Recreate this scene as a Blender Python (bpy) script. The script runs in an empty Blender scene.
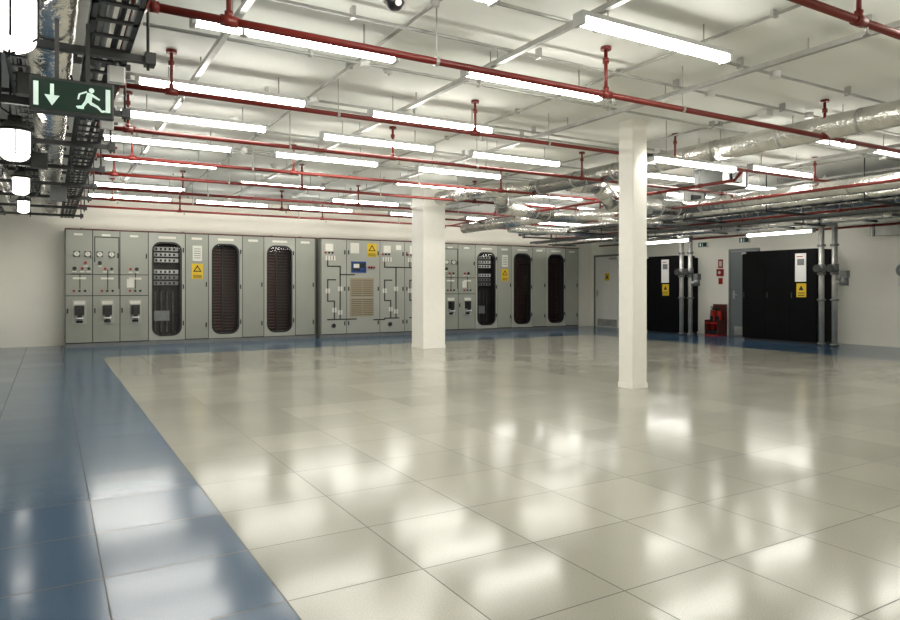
import bpy, math, random
from mathutils import Vector, Matrix
random.seed(4)
scene = bpy.context.scene
scene.view_settings.view_transform = 'Standard'
scene.view_settings.exposure = 0.5
CEIL = 3.27
CT = CEIL-.004
# ---------------------------------------------------------------- materials
def new_mat(name):
    m = bpy.data.materials.new(name); m.use_nodes = True
    return m, m.node_tree.nodes, m.node_tree.links, m.node_tree.nodes['Principled BSDF']
def mat(name, col, rough=0.5, metal=0.0, noise=0.0, nscale=8.0, bump=0.0, bscale=30.0, spec=0.5):
    m, N, L, b = new_mat(name)
    b.inputs['Roughness'].default_value = rough
    b.inputs['Metallic'].default_value = metal
    b.inputs['Specular IOR Level'].default_value = spec
    b.inputs['Base Color'].default_value = (*col, 1)
    tc = N.new('ShaderNodeTexCoord')
    n = N.new('ShaderNodeTexNoise'); n.inputs['Scale'].default_value = nscale; n.inputs['Detail'].default_value = 4
    L.new(tc.outputs['Object'], n.inputs['Vector'])
    r = N.new('ShaderNodeValToRGB')
    k = noise
    r.color_ramp.elements[0].position = 0.3; r.color_ramp.elements[1].position = 0.7
    r.color_ramp.elements[0].color = (col[0]*(1-k), col[1]*(1-k), col[2]*(1-k), 1)
    r.color_ramp.elements[1].color = (min(1, col[0]*(1+k)), min(1, col[1]*(1+k)), min(1, col[2]*(1+k)), 1)
    L.new(n.outputs['Fac'], r.inputs['Fac']); L.new(r.outputs['Color'], b.inputs['Base Color'])
    if bump > 0:
        n2 = N.new('ShaderNodeTexNoise'); n2.inputs['Scale'].default_value = bscale; n2.inputs['Detail'].default_value = 3
        L.new(tc.outputs['Object'], n2.inputs['Vector'])
        bp = N.new('ShaderNodeBump'); bp.inputs['Strength'].default_value = bump; bp.inputs['Distance'].default_value = 0.02
        L.new(n2.outputs['Fac'], bp.inputs['Height']); L.new(bp.outputs['Normal'], b.inputs['Normal'])
    return m
def emis(name, col, s, base=None):
    m, N, L, b = new_mat(name)
    b.inputs['Base Color'].default_value = (*(base or col), 1)
    b.inputs['Emission Color'].default_value = (*col, 1)
    b.inputs['Emission Strength'].default_value = s
    return m
M = {}
M['wall'] = mat('cream_wall_paint', (0.93, 0.91, 0.82), 0.6, noise=0.02, nscale=1.5)
M['ceil'] = mat('ceiling_paint', (0.82, 0.83, 0.79), 0.7, noise=0.02, nscale=1.0)
M['col'] = mat('column_paint', (0.90, 0.885, 0.83), 0.5, noise=0.015)
M['cab'] = mat('cabinet_grey_enamel', (0.30, 0.31, 0.265), 0.38, noise=0.03, nscale=2)
M['cab2'] = mat('cabinet_light_grey', (0.365, 0.37, 0.325), 0.4, noise=0.03, nscale=2)
M['seam'] = mat('dark_seam', (0.02, 0.02, 0.02), 0.6)
M['black'] = mat('black_plastic', (0.008, 0.008, 0.010), 0.35, noise=0.2)
M['ink'] = mat('black_line', (0.006, 0.006, 0.006), 0.6)
M['unit'] = mat('black_unit_enamel', (0.003, 0.003, 0.004), 0.5, noise=0.2, nscale=3, spec=0.10)
M['grey'] = mat('mid_grey_metal', (0.18, 0.19, 0.19), 0.45, 0.4, noise=0.1)
M['dark'] = mat('dark_galvanised', (0.05, 0.052, 0.052), 0.45, 0.4, noise=0.3, nscale=6)
M['galv'] = mat('galvanised_steel', (0.42, 0.42, 0.40), 0.42, 0.5, noise=0.15, nscale=6)
M['foil'] = mat('foil_insulation', (0.72, 0.71, 0.68), 0.24, 0.95, noise=0.15, nscale=5, bump=1.0, bscale=14)
M['red'] = mat('red_pipe_paint', (0.155, 0.013, 0.008), 0.35, noise=0.12, nscale=5)
M['redb'] = mat('bright_red_paint', (0.32, 0.010, 0.006), 0.35, noise=0.1)
M['maroon'] = mat('maroon_trim', (0.10, 0.02, 0.015), 0.5)
M['white'] = mat('white_plastic', (0.72, 0.72, 0.70), 0.4)
M['hous'] = mat('fitting_housing_white', (0.52, 0.53, 0.52), 0.4)
M['paper'] = mat('paper_label', (0.68, 0.67, 0.60), 0.7)
M['yellow'] = mat('warning_yellow', (0.68, 0.46, 0.012), 0.5)
M['tan'] = mat('tan_grille', (0.34, 0.285, 0.19), 0.5)
M['blue'] = mat('blue_screen', (0.03, 0.07, 0.25), 0.2)
M['green'] = emis('exit_green', (0.0, 0.12, 0.05), 0.05, (0.0, .014, .008))
M['signw'] = emis('exit_white', (0.75, 0.95, 0.85), 0.2)
M['tube'] = emis('tube_glow', (1.0, 0.975, 0.895), 20.0)
M['lant'] = emis('lantern_glow', (1.0, 0.96, 0.88), 5.0)
M['busred'] = mat('busbar_red_brown', (0.07, 0.010, 0.006), 0.45)
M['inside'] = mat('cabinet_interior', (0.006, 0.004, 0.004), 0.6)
M['door'] = mat('door_paint', (0.70, 0.70, 0.65), 0.45, noise=0.02)
M['doorg'] = mat('door_blue_grey', (0.16, 0.185, 0.2), 0.45)
M['skirt'] = mat('skirting_blue', (0.16, 0.2, 0.26), 0.5)
m, N, L, b = new_mat('cabinet_glass')
tr = N.new('ShaderNodeBsdfTransparent'); gl = N.new('ShaderNodeBsdfGlossy'); gl.inputs['Roughness'].default_value = 0.03
mx = N.new('ShaderNodeMixShader'); mx.inputs[0].default_value = 0.02
L.new(tr.outputs[0], mx.inputs[1]); L.new(gl.outputs[0], mx.inputs[2]); L.new(mx.outputs[0], N['Material Output'].inputs['Surface'])
M['glass'] = m

def floor_mat():
    m, N, L, b = new_mat('raised_floor_tiles')
    tc = N.new('ShaderNodeTexCoord'); sp = N.new('ShaderNodeSeparateXYZ')
    L.new(tc.outputs['Object'], sp.inputs[0])
    def math_(op, a, c=None):
        n = N.new('ShaderNodeMath'); n.operation = op
        for i, v in enumerate((a, c)):
            if v is None: continue
            if isinstance(v, (int, float)): n.inputs[i].default_value = v
            else: L.new(v, n.inputs[i])
        return n.outputs[0]
    X, Y = sp.outputs[0], sp.outputs[1]
    u = math_('DIVIDE', math_('SUBTRACT', X, 0.795), 0.6)
    v = math_('DIVIDE', math_('SUBTRACT', Y, 13.4), 0.6)
    fu, fv = math_('FRACT', u), math_('FRACT', v)
    eu = math_('MINIMUM', fu, math_('SUBTRACT', 1.0, fu))
    ev = math_('MINIMUM', fv, math_('SUBTRACT', 1.0, fv))
    edge = math_('LESS_THAN', math_('MINIMUM', eu, ev), 0.0048)
    isb = math_('MAXIMUM', math_('MAXIMUM', math_('LESS_THAN', X, 0.795), math_('GREATER_THAN', X, 12.195)), math_('GREATER_THAN', Y, 13.4))
    cb = N.new('ShaderNodeCombineXYZ'); L.new(math_('FLOOR', u), cb.inputs[0]); L.new(math_('FLOOR', v), cb.inputs[1])
    wn = N.new('ShaderNodeTexWhiteNoise'); wn.noise_dimensions = '2D'; L.new(cb.outputs[0], wn.inputs['Vector'])
    sp1 = N.new('ShaderNodeTexNoise'); sp1.inputs['Scale'].default_value = 170; sp1.inputs['Detail'].default_value = 2
    L.new(tc.outputs['Object'], sp1.inputs['Vector'])
    big = N.new('ShaderNodeTexNoise'); big.inputs['Scale'].default_value = 1.3; big.inputs['Detail'].default_value = 3
    L.new(tc.outputs['Object'], big.inputs['Vector'])
    def mixc(f, a, c, blend='MIX'):
        n = N.new('ShaderNodeMix'); n.data_type = 'RGBA'; n.blend_type = blend
        if isinstance(f, float): n.inputs[0].default_value = f
        else: L.new(f, n.inputs[0])
        for i, vv in ((6, a), (7, c)):
            if isinstance(vv, tuple): n.inputs[i].default_value = (*vv, 1)
            else: L.new(vv, n.inputs[i])
        return n.outputs[2]
    cream = mixc(sp1.outputs['Fac'], (0.25, 0.245, 0.205), (0.45, 0.44, 0.375))
    blue = mixc(sp1.outputs['Fac'], (0.028, 0.068, 0.13), (0.072, 0.142, 0.235))
    c = mixc(isb, cream, blue)
    vv = math_('ADD', math_('MULTIPLY', wn.outputs['Value'], 0.16), math_('MULTIPLY', big.outputs['Fac'], 0.14))
    val = math_('ADD', vv, 0.84)
    cc = N.new('ShaderNodeCombineColor')
    for i in range(3): L.new(val, cc.inputs[i])
    c = mixc(1.0, c, cc.outputs[0], 'MULTIPLY')
    c = mixc(edge, c, (0.06, 0.05, 0.035))
    L.new(c, b.inputs['Base Color'])
    b.inputs['Specular IOR Level'].default_value = 0.5
    rr = math_('ADD', math_('ADD', math_('MULTIPLY', big.outputs['Fac'], 0.08), math_('MULTIPLY', wn.outputs['Value'], 0.025)), 0.102)
    L.new(math_('ADD', rr, math_('MULTIPLY', edge, 0.4)), b.inputs['Roughness'])
    geo = N.new('ShaderNodeNewGeometry')
    s = N.new('ShaderNodeVectorMath'); s.operation = 'SUBTRACT'; L.new(wn.outputs['Color'], s.inputs[0]); s.inputs[1].default_value = (.5, .5, .5)
    k = N.new('ShaderNodeVectorMath'); k.operation = 'MULTIPLY'; L.new(s.outputs[0], k.inputs[0]); k.inputs[1].default_value = (.018, .018, 0)
    a = N.new('ShaderNodeVectorMath'); a.operation = 'ADD'; L.new(k.outputs[0], a.inputs[0]); L.new(geo.outputs['Normal'], a.inputs[1])
    nn = N.new('ShaderNodeVectorMath'); nn.operation = 'NORMALIZE'; L.new(a.outputs[0], nn.inputs[0])
    bp = N.new('ShaderNodeBump'); bp.inputs['Strength'].default_value = 0.05; bp.inputs['Distance'].default_value = 0.01
    n3 = N.new('ShaderNodeTexNoise'); n3.inputs['Scale'].default_value = 5; L.new(tc.outputs['Object'], n3.inputs['Vector'])
    L.new(n3.outputs['Fac'], bp.inputs['Height']); L.new(nn.outputs[0], bp.inputs['Normal'])
    L.new(bp.outputs['Normal'], b.inputs['Normal'])
    return m
M['floor'] = floor_mat()

# ---------------------------------------------------------------- mesh builder
class MB:
    def __init__(s): s.v = []; s.f = []; s.m = []; s.sm = []; s.slots = []
    def mi(s, k):
        if k not in s.slots: s.slots.append(k)
        return s.slots.index(k)
    def face(s, idx, k, smooth=False): s.f.append(idx); s.m.append(s.mi(k)); s.sm.append(smooth)
    def box(s, x0, x1, y0, y1, z0, z1, k):
        n = len(s.v)
        s.v += [(x0,y0,z0),(x1,y0,z0),(x1,y1,z0),(x0,y1,z0),(x0,y0,z1),(x1,y0,z1),(x1,y1,z1),(x0,y1,z1)]
        for q in ((3,2,1,0),(4,5,6,7),(0,1,5,4),(1,2,6,5),(2,3,7,6),(3,0,4,7)): s.face([n+i for i in q], k)
    def bbox(s, x0, x1, y0, y1, z0, z1, k, c=0.01):
        n = len(s.v)
        ring = [(x0+c,y0),(x1-c,y0),(x1,y0+c),(x1,y1-c),(x1-c,y1),(x0+c,y1),(x0,y1-c),(x0,y0+c)]
        for z in (z0, z1): s.v += [(a,b2,z) for a,b2 in ring]
        for i in range(8):
            j = (i+1) % 8; s.face([n+i, n+j, n+8+j, n+8+i], k)
        s.face([n+i for i in range(7,-1,-1)], k); s.face([n+8+i for i in range(8)], k)
    def cyl(s, p0, p1, r, k, n=12, r1=None):
        p0, p1 = Vector(p0), Vector(p1); d = (p1-p0).normalized()
        a = d.orthogonal().normalized(); b_ = d.cross(a); r1 = r if r1 is None else r1
        o = len(s.v)
        for p, rr in ((p0, r), (p1, r1)):
            for i in range(n):
                t = 2*math.pi*i/n; q = p+(a*math.cos(t)+b_*math.sin(t))*rr; s.v.append(tuple(q))
        for i in range(n):
            j = (i+1) % n; s.face([o+i, o+j, o+n+j, o+n+i], k, True)
        s.face([o+i for i in range(n-1,-1,-1)], k); s.face([o+n+i for i in range(n)], k)
    def ball(s, c, r, k, n=12, h=8, half=None, sz=1.0):
        o = len(s.v); c = Vector(c)
        for j in range(h+1):
            ph = math.pi*j/h
            if half == 'low': ph = math.pi/2+ph/2
            for i in range(n):
                t = 2*math.pi*i/n
                s.v.append((c.x+r*math.sin(ph)*math.cos(t), c.y+r*math.sin(ph)*math.sin(t), c.z+r*sz*math.cos(ph)))
        for j in range(h):
            for i in range(n):
                i2 = (i+1) % n
                s.face([o+j*n+i, o+(j+1)*n+i, o+(j+1)*n+i2, o+j*n+i2], k, True)
    def path(s, pts, r, k, n=12):
        for a, b_ in zip(pts[:-1], pts[1:]): s.cyl(a, b_, r, k, n)
        for p in pts[1:-1]: s.ball(p, r*1.08, k, n, 6)
    def poly(s, pts, k):
        o = len(s.v); s.v += [tuple(p) for p in pts]; s.face(list(range(o, o+len(pts))), k)
    def rloop(s, x0, x1, z0, z1, r, kk=6):
        out = []
        for (cx, cz, a0) in ((x0+r, z0+r, math.pi), (x1-r, z0+r, 1.5*math.pi), (x1-r, z1-r, 0), (x0+r, z1-r, .5*math.pi)):
            out.append([(cx+r*math.cos(a0+.5*math.pi*i/kk), cz+r*math.sin(a0+.5*math.pi*i/kk)) for i in range(kk+1)])
        return out
    def holed_panel(s, X0, X1, Z0, Z1, x0, x1, z0, z1, r, y, k, depth=0.03):
        L4 = s.rloop(x0, x1, z0, z1, r); C = [(X0,Z0),(X1,Z0),(X1,Z1),(X0,Z1)]
        for c in range(4):
            arc = L4[c]; cx, cz = C[c]
            for a, b_ in zip(arc[:-1], arc[1:]): s.poly([(cx,y,cz),(b_[0],y,b_[1]),(a[0],y,a[1])], k)
            nx = C[(c+1) % 4]; na = L4[(c+1) % 4][0]; la = arc[-1]
            s.poly([(cx,y,cz),(nx[0],y,nx[1]),(na[0],y,na[1]),(la[0],y,la[1])], k)
        for c in range(4):
            a, b_ = C[c], C[(c+1) % 4]
            s.poly([(a[0],y,a[1]),(a[0],y+depth,a[1]),(b_[0],y+depth,b_[1]),(b_[0],y,b_[1])], k)
        o1 = [p for a in s.rloop(x0-.022, x1+.022, z0-.022, z1+.022, r+.022) for p in a]
        i1 = [p for a in s.rloop(x0+.012, x1-.012, z0+.012, z1-.012, r-.012) for p in a]
        n = len(o1)
        for i in range(n):
            j = (i+1) % n
            s.poly([(o1[i][0],y-.008,o1[i][1]),(o1[j][0],y-.008,o1[j][1]),(i1[j][0],y-.008,i1[j][1]),(i1[i][0],y-.008,i1[i][1])], 'black')
            s.poly([(o1[i][0],y-.008,o1[i][1]),(o1[i][0],y,o1[i][1]),(o1[j][0],y,o1[j][1]),(o1[j][0],y-.008,o1[j][1])], 'black')
            s.poly([(i1[i][0],y-.008,i1[i][1]),(i1[j][0],y-.008,i1[j][1]),(i1[j][0],y+.05,i1[j][1]),(i1[i][0],y+.05,i1[i][1])], 'black')
        s.poly([(p[0], y+.012, p[1]) for p in i1], 'glass')
    def mesh(s, name):
        me = bpy.data.meshes.new(name); me.from_pydata(s.v, [], s.f)
        for k in s.slots: me.materials.append(M[k])
        me.polygons.foreach_set('material_index', s.m); me.polygons.foreach_set('use_smooth', s.sm)
        me.update(); return me
    def obj(s, name, loc=(0,0,0), rz=0, recentre=False):
        if recentre:
            xs, ys, zs = zip(*s.v); c = ((min(xs)+max(xs))/2, (min(ys)+max(ys))/2, min(zs))
            s.v = [(a-c[0], b_-c[1], d-c[2]) for a, b_, d in s.v]; loc = c
        return place(s.mesh(name), name, loc, rz)
def place(me, name, loc, rz=0):
    o = bpy.data.objects.new(name, me); scene.collection.objects.link(o)
    o.location = loc; o.rotation_euler = (0, 0, rz); return o

# ---------------------------------------------------------------- room shell
XL, XR, YB, YF = -1.6, 15.0, 16.5, -3.0
def shell(name, b6, k):
    mb = MB(); mb.box(*b6, k); return mb.obj(name)
shell('floor', (XL-.2, XR+.2, YF-.2, YB+.2, -0.1, 0), 'floor')
shell('ceiling', (XL-.2, XR+.2, YF-.2, YB+.2, CEIL, CEIL+.15), 'ceil')
shell('wall_back', (XL-.2, XR+.2, YB, YB+.2, 0, CEIL), 'wall')
shell('wall_front', (XL-.2, XR+.2, YF-.2, YF, 0, CEIL), 'wall')
shell('wall_left', (XL-.2, XL, YF, YB, 0, CEIL), 'wall')
shell('wall_right', (XR, XR+.2, YF, YB, 0, CEIL), 'wall')
shell('baseboard_left', (XL, XL+.015, YF, YB-.02, 0, .09), 'skirt')

def column(x, y, s, name='structural_column', cap=False):
    mb = MB(); h = s/2
    mb.bbox(-h, h, -h, h, 0, CT, 'col', .012)
    mb.bbox(-h-.008, h+.008, -h-.008, h+.008, 0, .06, 'col', .012)
    if cap: mb.bbox(-h-.02, h+.02, -h-.02, h+.02, 2.86, 2.92, 'col', .012)
    mb.obj(name, (x, y, 0))
column(6.18, 6.06, .245)
column(6.70, 12.25, .51, cap=True)

# ---------------------------------------------------------------- switchgear
H = 2.42
def slab_door(mb, x0, x1, z0, z1, k='cab', g=.008):
    mb.box(x0+g, x1-g, -.018, .0, z0+g, z1-g, k)
def latch(mb, x, z): mb.box(x-.012, x+.012, -.035, -.018, z-.05, z+.05, 'black')
def plate(mb, x0, x1, z0, z1, k, d=.006, base=-.018): mb.box(x0, x1, base-d, base, z0, z1, k)
def warn(mb, x0, x1, z0, z1):
    plate(mb, x0, x1, z0, z1, 'yellow')
    w = (x1-x0); cx = (x0+x1)/2; zt = z1-.03; zb = z1-.03-w*.62; y = -.0255
    mb.poly([(cx-w*.38, y, zb), (cx+w*.38, y, zb), (cx, y, zt)], 'ink')
    mb.poly([(cx-w*.24, y-.001, zb+.02), (cx+w*.24, y-.001, zb+.02), (cx, y-.001, zt-.045)], 'yellow')
    for i in range(3): plate(mb, x0+.03, x1-.03, z0+.02+i*.028, z0+.032+i*.028, 'ink', .0075)
def meter(mb, x, z, r=.05):
    plate(mb, x-r*1.15, x+r*1.15, z-r*1.15, z+r*1.15, 'black', .02)
    mb.cyl((x,-.038,z),(x,-.046,z), r, 'paper', 16)
    mb.box(x-.004, x+.004, -.049, -.046, z-r*.3, z+r*.75, 'ink')
def body(mb, W, D, cav):
    mb.box(0, W, .26, D, 0, H, 'cab')
    xs = [0]
    for a, c in cav: xs += [a+.02, c-.02]
    xs.append(W)
    for i in range(0, len(xs), 2):
        mb.box(xs[i], xs[i+1], 0, .26, 0, H, 'seam' )
    for a, c in cav:
        mb.box(a+.02, c-.02, 0, .26, 0, .14, 'seam'); mb.box(a+.02, c-.02, 0, .26, H-.1, H, 'seam')
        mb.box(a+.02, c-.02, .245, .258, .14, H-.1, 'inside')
    mb.box(-.004, W+.004, -.012, .0, 0, .075, 'grey')
    mb.box(-.01, W+.01, -.03, D, H, H+.022, 'maroon')
    mb.box(-.006, 0, -.0, D, 0, H, 'cab'); mb.box(W, W+.006, 0, D, 0, H, 'cab')
def win_contents(mb, a, c, kind):
    if kind == 'dev':
        for i in range(7):
            z = 2.12-i*.125
            if i in (3,): continue
            mb.box(a+.14, c-.12, .16, .24, z-.085, z, 'hous' if i < 5 else 'grey')
            for j in range(5): mb.box(a+.16+j*.09, a+.2+j*.09, .15, .16, z-.07, z-.02, 'ink')
        for i in range(4): mb.box(a+.15+i*.12, a+.18+i*.12, .2, .24, .25, 1.15, 'dark')
        mb.box(a+.14, c-.3, .18, .24, .5, .72, 'grey')
    else:
        for i in range(27):
            z = .26+i*.07
            mb.box(a+.10, a+.33, .17, .24, z, z+.026, 'busred')
            mb.box(a+.40, c-.12, .20, .24, z, z+.010, 'busred')
        mb.box(a+.335, a+.355, .15, .24, .2, 2.2, 'seam')
def isolator(mb, cx):
    plate(mb, cx-.13, cx+.13, .48, .98, 'cab2', .012)
    plate(mb, cx-.10, cx+.10, .88, .95, 'paper', .018)
    mb.box(cx-.085, cx+.085, -.085, -.03, .66, .86, 'black')
    mb.box(cx-.04, cx+.04, -.13, -.085, .56, .82, 'black')
    mb.cyl((cx-.07,-.12,.60), (cx+.07,-.12,.60), .02, 'white', 8)
    plate(mb, cx-.06, cx+.06, .50, .55, 'ink', .016)
def feeder_cabinet(name, X, Y):
    mb = MB(); W = 5.29
    doors = [1.55, 2.79, 4.03]
    cav = [(d, d+.75) for d in doors]
    body(mb, W, .60, cav)
    for x0, x1, cx in ((0,.49,.25), (.49,1.0,.76), (1.0,1.55,1.29)):
        slab_door(mb, x0, x1, .09, 1.06); slab_door(mb, x0, x1, 1.06, 1.50); slab_door(mb, x0, x1, 1.50, H)
        isolator(mb, cx)
        plate(mb, cx-.12, cx+.12, 1.40, 1.44, 'paper'); plate(mb, cx-.1, cx+.06, 2.30, 2.34, 'paper')
        latch(mb, x0+.04, .75); latch(mb, x1-.04, 1.9)
        for i in range(3): mb.cyl((cx-.1+i*.1,-.018,1.16),(cx-.1+i*.1,-.04,1.16), .024, ('redb','green','ink')[i], 10)
    for x, z in ((.20,1.92),(.40,1.92),(.62,1.92),(.84,1.92)): meter(mb, x, z)
    for cx, z, k in ((.30,1.62,'redb'),(.42,1.62,'green'),(.36,1.74,'redb'),(.16,1.62,'black'),
                     (.72,1.62,'redb'),(.62,1.74,'black'),(.84,1.62,'green'),(1.2,1.62,'redb'),(1.32,1.62,'black'),(1.2,1.32,'paper')):
        if k == 'paper': plate(mb, cx-.07, cx+.07, z-.09, z+.09, k)
        else:
            mb.cyl((cx,-.018,z), (cx,-.045,z), .040 if k == 'black' else .028, k, 10)
            plate(mb, cx-.04, cx+.04, z-.075, z-.055, 'paper')
    for a, c, z0, z1 in ((.52,.53,1.75,2.28),(.52,.98,2.27,2.282),(.97,.98,1.2,2.28),(.1,.45,1.50,1.51),(.25,.26,1.2,1.5),(.76,.77,1.2,1.6),(1.29,1.30,1.2,1.55)):
        plate(mb, a, c+.006, z0, z1+.006, 'ink')
    for n, d in enumerate(doors):
        mb.holed_panel(d+.008, d+.742, .09, H-.008, d+.09, d+.655, .20, 2.20, .17, -.018, 'cab2')
        win_contents(mb, d, d+.75, 'dev' if n == 0 else 'bus')
        latch(mb, d+.705, 1.25); latch(mb, d+.705, .45); latch(mb, d+.705, 2.05)
        slab_door(mb, d+.75, d+1.24, .09, H-.0, 'cab')
        latch(mb, d+1.19, 1.3); latch(mb, d+1.19, .4)
        plate(mb, d+.2, d+.55, 2.29, 2.34, 'paper'); plate(mb, d+.88, d+1.1, 2.29, 2.34, 'paper')
    d = doors[0]
    plate(mb, d+.90, d+1.10, 1.82, 2.16, 'paper'); warn(mb, d+.88, d+1.12, 1.42, 1.76)
    for i in range(5): plate(mb, d+.93, d+1.07, 1.88+i*.05, 1.895+i*.05, 'grey', .0075)
    for x in (.3, 2.3, 4.3, 5.0):
        mb.cyl((x, .3, H+.022), (x, .3, H+.06), .04, 'galv', 10)
    mb.obj(name, (X, Y, 0))
feeder_cabinet('switchgear_cabinet', .27, 15.87)
feeder_cabinet('switchgear_cabinet', 8.60, 15.87)

def control_cabinet(name, X, Y):
    mb = MB(); W = 2.84
    body(mb, W, .7, [])
    slab_door(mb, 0, .65, .09, H, 'cab2'); slab_door(mb, .65, 1.55, .09, H, 'cab2')
    slab_door(mb, 1.55, 2.25, .09, H, 'cab2'); slab_door(mb, 2.25, W, .09, H, 'cab2')
    for x in (.6, .70, 1.5, 2.2, 2.31):
        for z in (.35, 1.2, 2.1): latch(mb, x, z)
    for z0, z1 in ((.99,1.47),(.51,.97)):
        plate(mb, .74, 1.38, z0, z1, 'tan', .012)
        for i in range(9):
            z = z0+.035+i*.048
            mb.box(.77, 1.35, -.034, -.03, z, z+.012, 'seam')
        mb.box(1.05, 1.07, -.036, -.03, z0, z1, 'tan')
    plate(mb, .77, 1.17, 1.60, 1.88, 'blue', .012); plate(mb, .80, 1.14, 1.64, 1.84, 'ink', .014)
    plate(mb, .83, .98, 1.72, 1.82, 'paper', .016); plate(mb, 1.0, 1.12, 1.66, 1.72, 'blue', .016)
    for x in (1.24, 1.31, 1.38): mb.cyl((x,-.018,1.74),(x,-.05,1.74), .028, random.choice(['redb','black']), 10)
    warn(mb, 1.2, 1.46, 2.0, 2.34)
    for a, c, z0, z1 in ((.1,.3,2.12,2.3),(.75,.98,2.08,2.34),(1.65,1.85,2.12,2.3),(2.0,2.15,2.2,2.32),(2.4,2.65,2.1,2.32)): plate(mb, a, c, z0, z1, 'paper')
    def ln(x0, z0, x1, z1, w=.028):
        plate(mb, min(x0,x1)-w/2, max(x0,x1)+w/2, min(z0,z1)-w/2, max(z0,z1)+w/2, 'ink', .006)
    def sym(x, z):
        plate(mb, x-.055, x+.055, z-.055, z+.055, 'paper', .009); plate(mb, x-.008, x+.008, z-.05, z+.05, 'ink', .012)
    def mimic(x, sgn=1):
        ln(x, 1.75, x+sgn*.32, 1.75); ln(x, 1.75, x, 1.95); ln(x+sgn*.32, 1.75, x+sgn*.32, .45)
        ln(x, 1.42, x, .9); ln(x, 1.42, x+sgn*.2, 1.42); ln(x, .45, x+sgn*.4, .45); ln(x, .9, x+sgn*.17, .9); ln(x+sgn*.17, .9, x+sgn*.17, .45)
        sym(x, 1.95); sym(x+sgn*.14, 1.95); sym(x+sgn*.32, 1.2); sym(x, 1.15); sym(x+sgn*.17, .68); sym(x+sgn*.32, .62)
        for i in range(3): mb.cyl((x-.06+i*.09,-.018,2.08),(x-.06+i*.09,-.045,2.08), .024, ('redb','green','black')[i], 10)
        mb.cyl((x+sgn*.15,-.018,.3),(x+sgn*.15,-.05,.3), .05, 'black', 12)
    mimic(.16, 1); mimic(1.68, 1); mimic(2.4, 1)
    ln(.48, 1.55, .85, 1.55); ln(1.38, .42, 1.68, .42); ln(.56,.45,.9,.45); ln(2.0, 1.75, 2.4, 1.75)
    mb.obj(name, (X, Y, 0))
control_cabinet('switchgear_control_cabinet', 5.66, 15.76)

# ---------------------------------------------------------------- lights
def light_mesh(rod=.166):
    mb = MB(); l = .775
    mb.box(-l, l, -.05, .05, -.035, 0, 'hous')
    n = len(mb.v)
    prof = [(-.044,-.035),(-.047,-.06),(-.032,-.082),(0,-.088),(.032,-.082),(.047,-.06),(.044,-.035)]
    for x in (-l+.03, l-.03): mb.v += [(x,a,c) for a,c in prof]
    k = len(prof)
    for i in range(k):
        j = (i+1) % k; mb.face([n+i, n+k+i, n+k+j, n+j], 'tube')
    for x0, x1 in ((-l,-l+.03),(l-.03,l)):
        mb.box(x0, x1, -.051, .051, -.092, 0, 'hous')
    for x in (-.5, .5): mb.cyl((x,0,0),(x,0,rod), .006, 'galv', 6)
    return mb.mesh('fluorescent_batten')
LM = light_mesh()
def lamp(x, y, z=3.10, rz=0): place(LM if abs(z-3.1) < .01 else light_mesh(CT-z), 'fluorescent_batten_light', (x, y, z), rz)
rows = {3.54:(1.65,3.87), 4.88:(1.6,3.78,8.1,10.1), 6.55:(1.42,3.65,9.9), 7.82:(1.38,3.58,5.7,8.9,11.2), 9.2:(1.3,3.4,5.6,8.6,11.0),
        10.6:(1.4,5.9,8.6), 12.0:(3.6,9.0,11.2), 13.4:(1.4,5.8,11.0), 15.05:(1.4,3.4,5.4,7.9,10.1,12.4),
        2.1:(1.6,5.5,9.0), .6:(1.6,5.5,9.0,12.5), -1.2:(1.6,5.5,9.0,12.5)}
for y, xs in rows.items():
    for x in xs: lamp(x, y)
lamp(6.98, 5.8, 2.83)
lamp(13.45, 8.95, 2.45, math.pi/2); lamp(13.45, 12.05, 2.45, math.pi/2)
def lantern(x, y, zc, s=1.0):
    mb = MB(); r = .13*s; h = .13*s
    mb.cyl((0,0,h),(0,0,h+.07), r*1.1, 'grey', 20, r1=r*.7); mb.cyl((0,0,h+.07),(0,0,h+.13), r*.45, 'dark', 16)
    mb.cyl((0,0,-h*.6),(0,0,h), r*.92, 'lant', 20, r1=r); mb.ball((0,0,-h*.6), r*.92, 'lant', 20, 6, half='low', sz=.6)
    mb.cyl((0,0,h-.01),(0,0,h+.012), r*1.18, 'dark', 20)
    for i in range(6):
        t = i*math.pi/3+.6; c, s_ = math.cos(t)*r*1.08, math.sin(t)*r*1.08
        mb.cyl((c,s_,-h*.6),(c,s_,h), .006, 'dark', 6); mb.cyl((c,s_,-h*.6),(0,0,-h*1.25), .006, 'dark', 6)
    mb.cyl((0,0,h+.13),(0,0,2.6-zc), .01, 'dark', 8)
    mb.path([(.0,0,h+.12),(-.12*s,0,h+.2),(-.2*s,0,h+.1),(-.24*s,0,h+.16),(-.24*s,0,2.6-zc)], .008, 'black', 6)
    mb.obj('lantern_light', (x, y, zc))
for a in ((-.17,3.9,2.50,.95),(-.262,7.0,2.46,.95),(-.31,9.9,2.48,.78),(-.36,12.6,2.50,.7),(-.95,14.6,2.44,1.0),(-.95,11.0,2.44,1.0),(-.9,1.0,2.44,1.0)): lantern(*a)  # leftmost back lanterns are added out of view to brighten the wall

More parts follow.
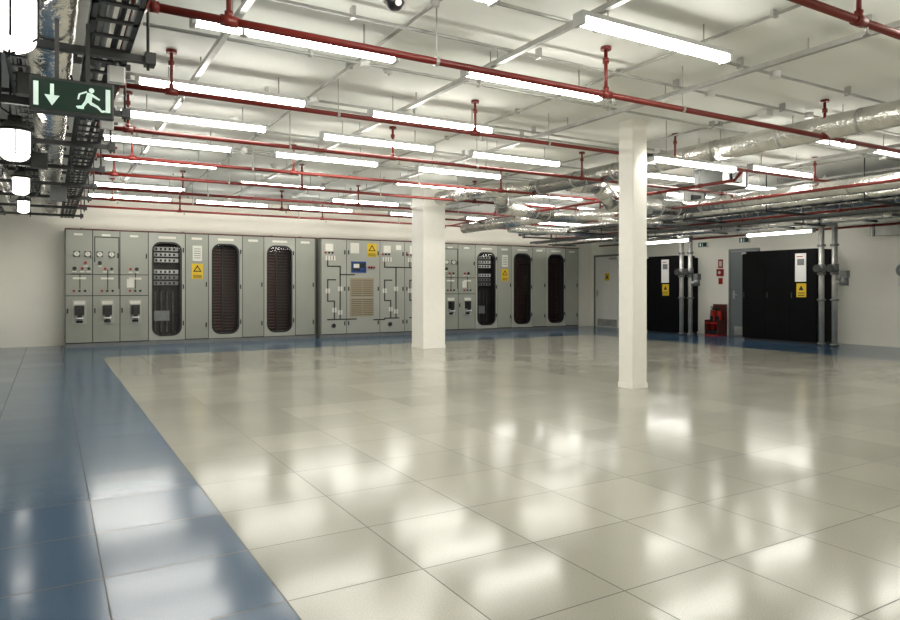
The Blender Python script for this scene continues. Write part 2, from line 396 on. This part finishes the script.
# ---------------------------------------------------------------- sprinkler pipework
def sprinkler(y, z, r, x0, x1, risers):
    mb = MB()
    mb.cyl((x0,y,z),(x1,y,z), r, 'red', 14)
    for x in risers:
        mb.cyl((x,y,z),(x,y,CEIL-.03), r*.62, 'red', 10)
        mb.cyl((x-.05,y,z),(x+.05,y,z), r*1.35, 'red', 14)
        mb.cyl((x,y,z+.02),(x,y,z+.06), r*1.0, 'red', 10)
        mb.cyl((x,y,CEIL-.14),(x,y,CEIL-.10), r*1.1, 'red', 10)
        mb.cyl((x,y,CEIL-.03),(x,y,CT), .045, 'red', 12)
        mb.cyl((x+.09,y,z-.0),(x+.09,y,z-.07), .010, 'galv', 8); mb.cyl((x+.09,y,z-.07),(x+.09,y,z-.075), .025, 'galv', 8)
    x = x0+1.9
    while x < x1:
        mb.cyl((x,y,z),(x,y,CT), .005, 'galv', 6); mb.cyl((x-.012,y,z),(x+.012,y,z), r*1.3, 'galv', 12)
        x += 2.6
    mb.cyl((x0-.02,y,z),(x0+.03,y,z), r*1.3, 'red', 12); mb.cyl((x1-.03,y,z),(x1+.02,y,z), r*1.3, 'red', 12)
    mb.obj('sprinkler_pipe', recentre=True)
pip = [(2.33,2.87,.026,(1.0,4.3,7.4)),(4.3,2.865,.026,(.95,4.07,7.27,10.4)),(6.25,2.91,.023,(.9,4.0,7.15,10.3)),(7.8,2.87,.023,(.7,3.75,6.9,10.1)),
       (9.5,2.87,.023,(.9,3.0,6.6,9.9)),(10.95,2.87,.023,(.8,3.6,7.0,10.2)),(12.6,2.87,.023,(2.0,5.3,8.6,11.8)),(14.1,2.87,.023,(1.0,4.2,7.6,10.8)),(15.5,2.87,.023,(2.4,5.6,8.9))]
for y, z, r, rs in pip: sprinkler(y, z, r, .52, 13.2, rs)
mb = MB(); mb.cyl((.45,1.5,2.87),(.45,15.8,2.87), .035, 'red', 14)
for y, z, r, rs in pip: mb.cyl((.45,y-.06,2.87),(.45,y+.06,2.87), .048, 'red', 14)
mb.obj('sprinkler_main_pipe', recentre=True)
for pts, hx in (([(12.3,3.0,2.62),(12.3,15.2,2.62),(12.3,15.2,2.8),(13.9,15.2,2.8)], 12.3), ([(8.55,6.25,2.91),(8.55,6.4,2.78),(8.55,15.3,2.78)], 8.55),
                ([(10.0,4.3,2.865),(10.0,4.45,2.70),(10.0,11.0,2.70),(11.6,11.0,2.70)], 10.0), ([(14.5,4.5,2.5),(14.5,15.6,2.5)], 14.5)):
    mb = MB(); mb.path(pts, .024, 'red', 12)
    z = pts[1][2]
    for y in range(7, 11, 2): mb.cyl((hx,y,z),(hx,y,CT), .005, 'galv', 6); mb.cyl((hx,y-.04,z),(hx,y+.04,z), .034, 'red', 12)
    mb.obj('sprinkler_branch_pipe', recentre=True)

# ---------------------------------------------------------------- ceiling struts and conduits
for x in (1.15, 3.3, 5.35, 7.9, 9.9, 11.8):
    mb = MB(); mb.box(x-.022, x+.022, 1.0, 16.3, 3.13, 3.172, 'galv')
    y = 1.8
    while y < 16: mb.cyl((x,y,3.17),(x,y,CT), .006, 'galv', 6); y += 1.5
    mb.obj('steel_channel_strut', recentre=True)
for y, x1 in ((4.62,12.5),(5.55,12),(7.15,13),(8.6,12.5),(10.1,12.8),(11.4,13),(13.0,12.5),(15.3,13.5),(2.8,12),(3.9,9),(6.9,11),(9.9,12)):
    mb = MB(); z = 3.2
    mb.cyl((.6,y,z),(x1,y,z), .014, 'galv', 8)
    x = 1.9
    while x < x1-.2:
        mb.box(x-.012, x+.012, y-.03, y+.03, z-.02, CT, 'galv')
        if random.random() < .35: mb.cyl((x+.5,y,z-.03),(x+.5,y,z+.03), .05, 'white', 12)
        x += 1.7
    mb.obj('electrical_conduit', recentre=True)
for x, y0, y1 in ((2.35,3.6,15),(4.6,2.5,14.5),(7.1,4.9,11.8),(8.9,3.0,15),(10.8,3.0,15)):
    mb = MB(); z = 3.235
    mb.cyl((x,y0,z),(x,y1,z), .013, 'galv', 8)
    y = y0+.6
    while y < y1: mb.box(x-.03,x+.03,y-.012,y+.012,z-.02,CT,'galv'); y += 1.6
    mb.bbox(x-.06,x+.06,y0-.06,y0+.06,z-.04,CT,'white',.01); mb.bbox(x-.05,x+.05,y1-.05,y1+.05,z-.04,CT,'white',.01)
    mb.obj('electrical_conduit', recentre=True)
def detector(x, y):
    mb = MB(); mb.cyl((0,0,0),(0,0,-.03), .055, 'white', 16); mb.cyl((0,0,-.03),(0,0,-.055), .045, 'white', 16, r1=.03)
    mb.cyl((0,0,-.055),(0,0,-.06), .012, 'black', 8)
    mb.obj('smoke_detector', (x, y, CT))
for p in ((2.72,5.75),(4.95,7.35),(1.9,8.35),(3.2,11.2),(8.6,5.8),(9.0,8.3)): detector(*p)
mb = MB(); mb.cyl((0,0,0),(0,0,-.06), .08, 'white', 20); mb.cyl((0,0,-.06),(0,0,-.14), .076, 'white', 20, r1=.07)
mb.ball((0,0,-.15), .066, 'black', 16, 6, half='low'); mb.cyl((0,-.03,-.16),(0,-.065,-.185), .022, 'white', 10)
mb.cyl((0,0,-.135),(0,0,-.155), .078, 'white', 20)
mb.obj('dome_security_camera', (1.96, 4.05, CT))

# ---------------------------------------------------------------- overhead services, left
mb = MB()
for i, y in enumerate((3.1,4.55,6.05,7.55,9.05,10.55,12.05,13.55,15.05)):
    for z in (2.60, 2.98):
        mb.box(-1.25, .56, y-.022, y+.022, z, z+.042, 'dark')
    for x in (-1.2, -.32, .40+.12): mb.cyl((x,y,2.56),(x,y,CT), .009, 'dark', 8)
    mb.box(.50,.56,y-.05,y+.05,2.59,2.66,'dark')
    mb.box(-.9,.2,y+.5,y+.54,3.17,3.21,'dark')
mb.obj('services_trapeze_bracket', recentre=True)
def tray(name, xa, xb, y0, y1, z, k='dark', h=.06):
    mb = MB()
    mb.box(xa, xa+.006, y0, y1, z, z+h, k); mb.box(xb-.006, xb, y0, y1, z, z+h, k)
    mb.box(xa, xa+.03, y0, y1, z, z+.005, k); mb.box(xb-.03, xb, y0, y1, z, z+.005, k)
    y = y0+.05
    while y < y1: mb.box(xa, xb, y-.02, y+.02, z, z+.012, k); y += .25
    nc = max(4, int((xb-xa)/.05))
    for i in range(nc):
        x = xa+.03+i*(xb-xa-.06)/(nc-1)
        mb.cyl((x, y0, z+.03),(x, y1, z+.03), .018, random.choice(['black','dark','galv','grey']), 8)
    mb.obj(name, recentre=True)
tray('cable_tray', -.30, -.02, 2.0, 15.9, 3.025, 'grey')
tray('cable_tray', .18, .42, 2.0, 15.9, 2.645)
tray('cable_tray', -1.15, -.75, 2.0, 15.9, 2.645, 'grey')
def duct(pts, r, k='foil', band=1.2):
    mb = MB(); mb.path(pts, r, k, 20)
    for a, b_ in zip(pts[:-1], pts[1:]):
        a, b_ = Vector(a), Vector(b_); L_ = (b_-a).length; d = (b_-a)/L_; t = band*.5
        while t < L_: mb.cyl(a+d*(t-.015), a+d*(t+.015), r*1.03, 'galv', 20); t += band
    return mb
duct([(0,1.8,2.785),(0,15.8,2.785)], .135).obj('foil_insulated_duct', recentre=True)
duct([(-.55,1.8,2.735),(-.55,15.9,2.735)], .085).obj('insulated_pipe', recentre=True)
duct([(-1.0,1.8,3.10),(-1.0,15.9,3.10)], .07).obj('insulated_pipe', recentre=True)
duct([(-.55,1.8,3.10),(-.55,15.9,3.10)], .07).obj('insulated_pipe', recentre=True)
duct([(.32,1.8,3.08),(.32,15.9,3.08)], .05, 'galv').obj('conduit_pipe', recentre=True)
def jbox(x, y, z, s=.06, k='white'):
    mb = MB(); mb.bbox(-s, s, -s*.6, s*.6, -s, s, k, .01); mb.cyl((0,0,s),(0,0,s+.05), .012, 'grey', 8); mb.cyl((s,0,0),(s+.03,0,0), .014, 'grey', 8)
    mb.obj('junction_box', (x, y, z))
jbox(.36, 4.75, 2.56, .05); jbox(.40, 6.2, 2.57, .05); jbox(-.12, 5.2, 2.54, .07, 'dark'); jbox(-.1, 8.3, 2.55, .08, 'dark'); jbox(.1, 10.9, 2.53, .1, 'grey')
for i, (x, y) in enumerate(((-.35,4.6),(.12,5.2),(-.3,7.6),(.2,8.2),(-.1,10.6),(.3,11.4),(-.4,3.2))):
    mb = MB(); pts = []
    for j in range(13):
        t = j/12; pts.append((x+.25*t*math.sin(i), y+1.1*t, 2.64-.11*math.sin(math.pi*t)*(1+.4*math.sin(i*2))))
    mb.path(pts, .009, 'black', 6); mb.obj('hanging_cable', recentre=True)
# exit sign
mb = MB(); w, h = .19, .088
mb.bbox(-w, w, -.03, .03, -h, h, 'dark', .008)
mb.box(-w+.014, w-.014, -.033, -.03, -h+.014, h-.014, 'green')
def P(pts): mb.poly([(a, -.0345, c) for a, c in pts], 'signw')
P([(-.172,-.06),(-.15,-.06),(-.15,.06),(-.172,.06)])
P([(-.165+.065,-.005),(-.165+.082,-.005),(-.165+.082,.055),(-.165+.065,.055)])
P([(-.125,-.002),(-.0915,-.055),(-.058,-.002)])
P([(.02,-.055),(.05,-.055),(.05,-.045),(.02,-.045)])
hx, hz = .085, .045
P([(hx+.013*math.cos(t*math.pi/5), hz+.013*math.sin(t*math.pi/5)) for t in range(10)])
P([(.055,-.01),(.085,-.015),(.09,.03),(.065,.032)])
P([(.085,.03),(.125,.005),(.12,-.003),(.083,.015)]); P([(.065,.032),(.03,.015),(.026,.022),(.062,.04)]); P([(.026,.022),(.034,.018),(.028,-.008),(.02,-.008)])
P([(.058,-.008),(.085,-.014),(.115,-.03),(.11,-.042),(.08,-.03)]); P([(.115,-.03),(.11,-.042),(.13,-.062),(.142,-.062)])
P([(.055,-.01),(.07,-.015),(.05,-.045),(.035,-.045)]); P([(.05,-.035),(.05,-.046),(.015,-.05),(.015,-.042)])
P([(.135,-.06),(.172,-.06),(.172,.06),(.15,.06),(.15,-.05),(.135,-.05)])
mb.box(-.08, -.06, -.005, .005, h, h+.31, 'dark'); mb.box(.06, .08, -.005, .005, h, h+.31, 'dark')
mb.obj('emergency_exit_sign', (.10, 4.0, 2.195))

# ---------------------------------------------------------------- overhead services, right
duct([(7.35,2.6,2.98),(7.35,9.6,2.98),(6.6,10.6,2.98),(6.6,11.6,2.98)], .13, band=.9).obj('foil_insulated_duct', recentre=True)
duct([(7.45,8.75,2.98),(8.1,8.75,2.98),(8.6,8.9,2.72),(10.3,8.9,2.72)], .15, band=.45).obj('foil_insulated_duct', recentre=True)
duct([(7.0,10.1,2.98),(7.6,10.9,2.80),(9.1,11.3,2.78)], .14, band=.4).obj('foil_insulated_duct', recentre=True)
duct([(10.4,4.4,2.75),(10.4,9.9,2.75),(9.2,11.5,2.75),(9.2,14.9,2.75)], .12, band=.9).obj('foil_insulated_duct', recentre=True)
duct([(13.0,2.6,2.66),(13.0,15.6,2.66)], .085, band=1.1).obj('insulated_pipe', recentre=True)
duct([(12.7,2.6,2.50),(12.7,15.6,2.5)], .06, band=1.1).obj('insulated_pipe', recentre=True)
duct([(11.2,3.5,2.72),(11.2,15.2,2.72)], .07, band=1.1).obj('insulated_pipe', recentre=True)
duct([(9.7,10.4,2.62),(14.0,10.4,2.62)], .06, band=1.1).obj('insulated_pipe', recentre=True)
duct([(9.4,13.2,2.62),(14.6,13.2,2.62)], .08, band=1.1).obj('insulated_pipe', recentre=True)
duct([(13.9,5.6,2.95),(13.9,15.6,2.95)], .13, band=.8).obj('foil_insulated_duct', recentre=True)
tray('cable_tray', 14.15, 14.6, 3.0, 15.9, 2.62)
tray('cable_tray', 11.5, 11.9, 4.0, 15.4, 2.70, 'grey')
tray('cable_tray', 13.4, 13.7, 4.0, 15.8, 2.70)
tray('cable_tray', 12.0, 12.2, 4.0, 15.8, 2.50, 'grey')
mb = MB()
for y in (4.1,5.9,7.6,9.4,11.2,13.0,14.8):
    mb.box(11.0, 14.7, y-.022, y+.022, 2.575, 2.615, 'dark')
    mb.box(11.9, 12.85, y-.022, y+.022, 2.40, 2.435, 'dark')
    for x in (11.05, 12.15, 13.25, 14.65): mb.cyl((x,y,2.41 if x == 12.15 else 2.56),(x,y,CT), .009, 'dark', 8)
mb.obj('services_trapeze_bracket', recentre=True)
for x, y in ((9.3,7.2),(10.9,9.3),(9.9,12.6),(12.3,9.9)):
    mb = MB(); mb.bbox(-.3,.3,-.25,.25,0,.26,'galv',.02); mb.box(-.32,-.3,-.27,.27,-.02,.28,'grey'); mb.box(.3,.32,-.27,.27,-.02,.28,'grey'); mb.box(-.1,.15,-.29,-.25,.05,.2,'dark')
    for sx in (-.25,.25): mb.cyl((sx,0,.26),(sx,0,CT-2.84), .007, 'galv', 6)
    mb.obj('duct_damper_box', (x, y, 2.84))

def crac(name, y0, y1, plab):
    mb = MB(); L_ = y1-y0; Hh = 2.03
    mb.box(.02, .78, 0, L_, .05, Hh, 'unit'); mb.box(.05, .76, .02, L_-.02, 0, .05, 'seam')
    n = max(1, round(L_/.6)); w = L_/n
    for i in range(n):
        mb.box(0, .02, i*w+.004, (i+1)*w-.004, .07, Hh-.02, 'unit')
        mb.box(-.015, 0, (i+1)*w-.06, (i+1)*w-.045, 1.0, 1.12, 'dark')
    mb.box(.06, .72, .06, L_-.06, Hh, Hh+.05, 'unit')
    mb.box(-.012, 0, plab-.12, plab+.13, 1.36, 1.98, 'white'); mb.box(-.014, -.012, plab-.08, plab+.08, 1.72, 1.86, 'grey')
    mb.box(-.013, -.012, plab-.05, plab+.09, 1.9, 1.92, 'redb')
    mb.box(-.010, 0, plab-.12, plab+.10, 1.02, 1.32, 'yellow')
    mb.poly([(-.0115,plab-.07,1.17),(-.0115,plab-.01,1.28),(-.0115,plab+.05,1.17)], 'ink')
    mb.box(-.0115, -.010, plab-.09, plab+.07, 1.05, 1.07, 'ink'); mb.box(-.0115, -.010, plab-.09, plab+.07, 1.10, 1.12, 'ink')
    mb.obj(name, (14.2, y0, 0))
crac('air_conditioning_unit', 8.6, 10.4, .33)
crac('air_conditioning_unit', 12.32, 13.45, .42)
def risers(ys, x=14.08):
    mb = MB()
    for i, y in enumerate(ys):
        mb.path([(x,y,.0),(x,y,2.54),(13.6,y,2.54)], .055, 'galv', 14)
        for z in (.02, .95, 1.5, 2.1): mb.cyl((x,y,z),(x,y,z+.04), .085, 'grey', 16)
        mb.cyl((x,y,1.55),(x-.0,y,1.72), .08, 'grey', 14)
        mb.cyl((x,y,1.63),(x-.16,y,1.63), .018, 'dark', 8); mb.cyl((x-.16,y,1.63),(x-.175,y,1.63), .085, 'dark', 16)
    y = min(ys)
    mb.cyl((x,y,1.35),(x,y-.22,1.35), .045, 'galv', 12); mb.cyl((x,y-.2,1.27),(x,y-.2,1.43), .08, 'grey', 14); mb.box(x-.06,x+.06,y-.28,y-.14,1.43,1.58,'grey')
    mb.obj('chilled_water_riser_pipe', recentre=True)
risers((8.40, 8.12)); risers((12.10, 11.82))

def door(name, y0, y1, ztop, k, sign):
    mb = MB(); L_ = y1-y0
    mb.box(-.03, 0, -.06, 0, 0, ztop+.06, 'grey'); mb.box(-.03, 0, L_, L_+.06, 0, ztop+.06, 'grey'); mb.box(-.03, 0, 0, L_, ztop, ztop+.06, 'grey')
    mb.box(-.018, 0, .004, L_-.004, .005, ztop-.004, k)
    mb.box(-.03, -.018, L_-.12, L_-.07, .95, 1.15, 'galv'); mb.cyl((-.07,L_-.095,1.05),(-.07,L_-.23,1.05), .011, 'galv', 8); mb.cyl((-.03,L_-.095,1.05),(-.07,L_-.095,1.05), .011, 'galv', 8)
    mb.box(-.022, -.018, .1, L_-.1, .03, .25, 'galv')
    for z in (.3, 1.1, ztop-.3): mb.cyl((-.03,0,z-.05),(-.03,0,z+.05), .012, 'galv', 8)
    if sign:
        mb.box(-.021,-.018, L_/2-.1, L_/2+.1, 1.45, 1.68, 'yellow'); mb.poly([(-.022,L_/2-.06,1.52),(-.022,L_/2,1.64),(-.022,L_/2+.06,1.52)], 'ink')
        mb.box(-.021,-.018, L_/2-.1, L_/2+.1, 1.72, 1.82, 'paper')
    mb.box(-.06, -.018, .1, .4, ztop-.1, ztop-.04, 'galv')
    mb.obj(name, (XR-.002, y0, 0))
door('door_1', 15.25, 16.3, 2.2, 'door', True)
door('door_2', 10.55, 11.3, 2.15, 'doorg', False)

def extinguisher(x, y, h=.5, r=.085):
    mb = MB(); mb.cyl((0,0,0),(0,0,.03), r*.95, 'black', 18); mb.cyl((0,0,.03),(0,0,h), r, 'redb', 18); mb.ball((0,0,h), r, 'redb', 18, 8, sz=.7)
    mb.cyl((0,0,h+.04),(0,0,h+.10), .025, 'black', 10); mb.box(-.1,.02,-.012,.012,h+.1,h+.12,'black'); mb.box(-.09,.02,-.012,.012,h+.135,h+.15,'black')
    mb.path([(.02,.0,h+.08),(.0,.07,h+.06),(0,.09,h-.15),(0,.085,.15)], .012, 'black', 8)
    mb.box(-r-.002,-r+.01,-.045,.045,.2,.38,'black')
    mb.obj('fire_extinguisher', (x, y, 0.12))
mb = MB(); mb.box(14.6,14.96,11.40,11.80,0,.03,'redb'); mb.box(14.93,14.96,11.40,11.80,0.03,.80,'maroon'); mb.box(14.6,14.96,11.40,11.42,.03,.4,'maroon'); mb.box(14.6,14.96,11.78,11.80,.03,.4,'maroon'); mb.box(14.6,14.62,11.40,11.80,.3,.34,'redb')
mb.box(14.62,14.93,11.42,11.78,.03,.118,'black')
mb.obj('fire_extinguisher_stand', recentre=True)
extinguisher(14.8, 11.51, .48, .07); extinguisher(14.8, 11.69, .48, .07)
mb = MB(); mb.box(-.05,0,-.09,.09,-.09,.09,'redb'); mb.box(-.012,0,-.07,.07,.12,.34,'redb'); mb.box(-.013,-.012,-.04,.04,.16,.3,'paper'); mb.cyl((-.05,0,0),(-.06,0,0),.04,'white',14); mb.box(-.012,0,-.06,.06,-.3,-.14,'redb')
mb.obj('fire_alarm_call_point', (XR, 11.62, 1.62))
mb = MB(); mb.cyl((0,0,0),(-.12,0,0), .16, 'white', 24); mb.cyl((-.12,0,0),(-.15,0,0), .13, 'grey', 24); mb.cyl((-.15,0,0),(-.16,0,0), .05, 'white', 16); mb.box(-.08,0,-.12,.12,-.32,-.14,'white')
mb.obj('wall_ventilator', (XR, 7.18, 1.58))
mb = MB(); mb.box(14.62,14.98,6.3,7.7,2.30,2.52,'galv'); mb.box(14.60,14.62,6.28,6.32,2.28,2.54,'grey'); mb.box(14.60,14.62,6.9,6.94,2.28,2.54,'grey'); mb.box(14.60,14.62,7.6,7.64,2.28,2.54,'grey')
mb.obj('rectangular_wall_duct', recentre=True)
for y, z in ((12.15,2.37),(10.9,2.42)):
    mb = MB(); mb.bbox(-.05,0,-.15,.15,-.07,.07,'white',.008); mb.box(-.053,-.05,-.13,.13,-.055,.055,'green')
    mb.poly([(-.054,-.02,-.03),(-.054,.0,-.045),(-.054,.02,-.03),(-.054,.006,-.03),(-.054,.006,.04),(-.054,-.006,.04),(-.054,-.006,-.03)],'signw'); mb.box(-.0545,-.0535,.05,.09,-.04,.04,'signw')
    mb.obj('wall_exit_sign', (XR, y, z))

# ---------------------------------------------------------------- world / camera
w = bpy.data.worlds.new('World'); scene.world = w; w.use_nodes = True
w.node_tree.nodes['Background'].inputs[0].default_value = (.9,.9,.85,1); w.node_tree.nodes['Background'].inputs[1].default_value = .3
cd = bpy.data.cameras.new('camera'); cam = bpy.data.objects.new('camera', cd); scene.collection.objects.link(cam)
cam.location = (0, 0, 1.22); cam.rotation_euler = (math.pi/2, 0, -math.radians(30.5))
cd.sensor_width = 36; cd.lens = 679/900*36; cd.shift_y = -22/900; cd.clip_start = .05
scene.camera = cam
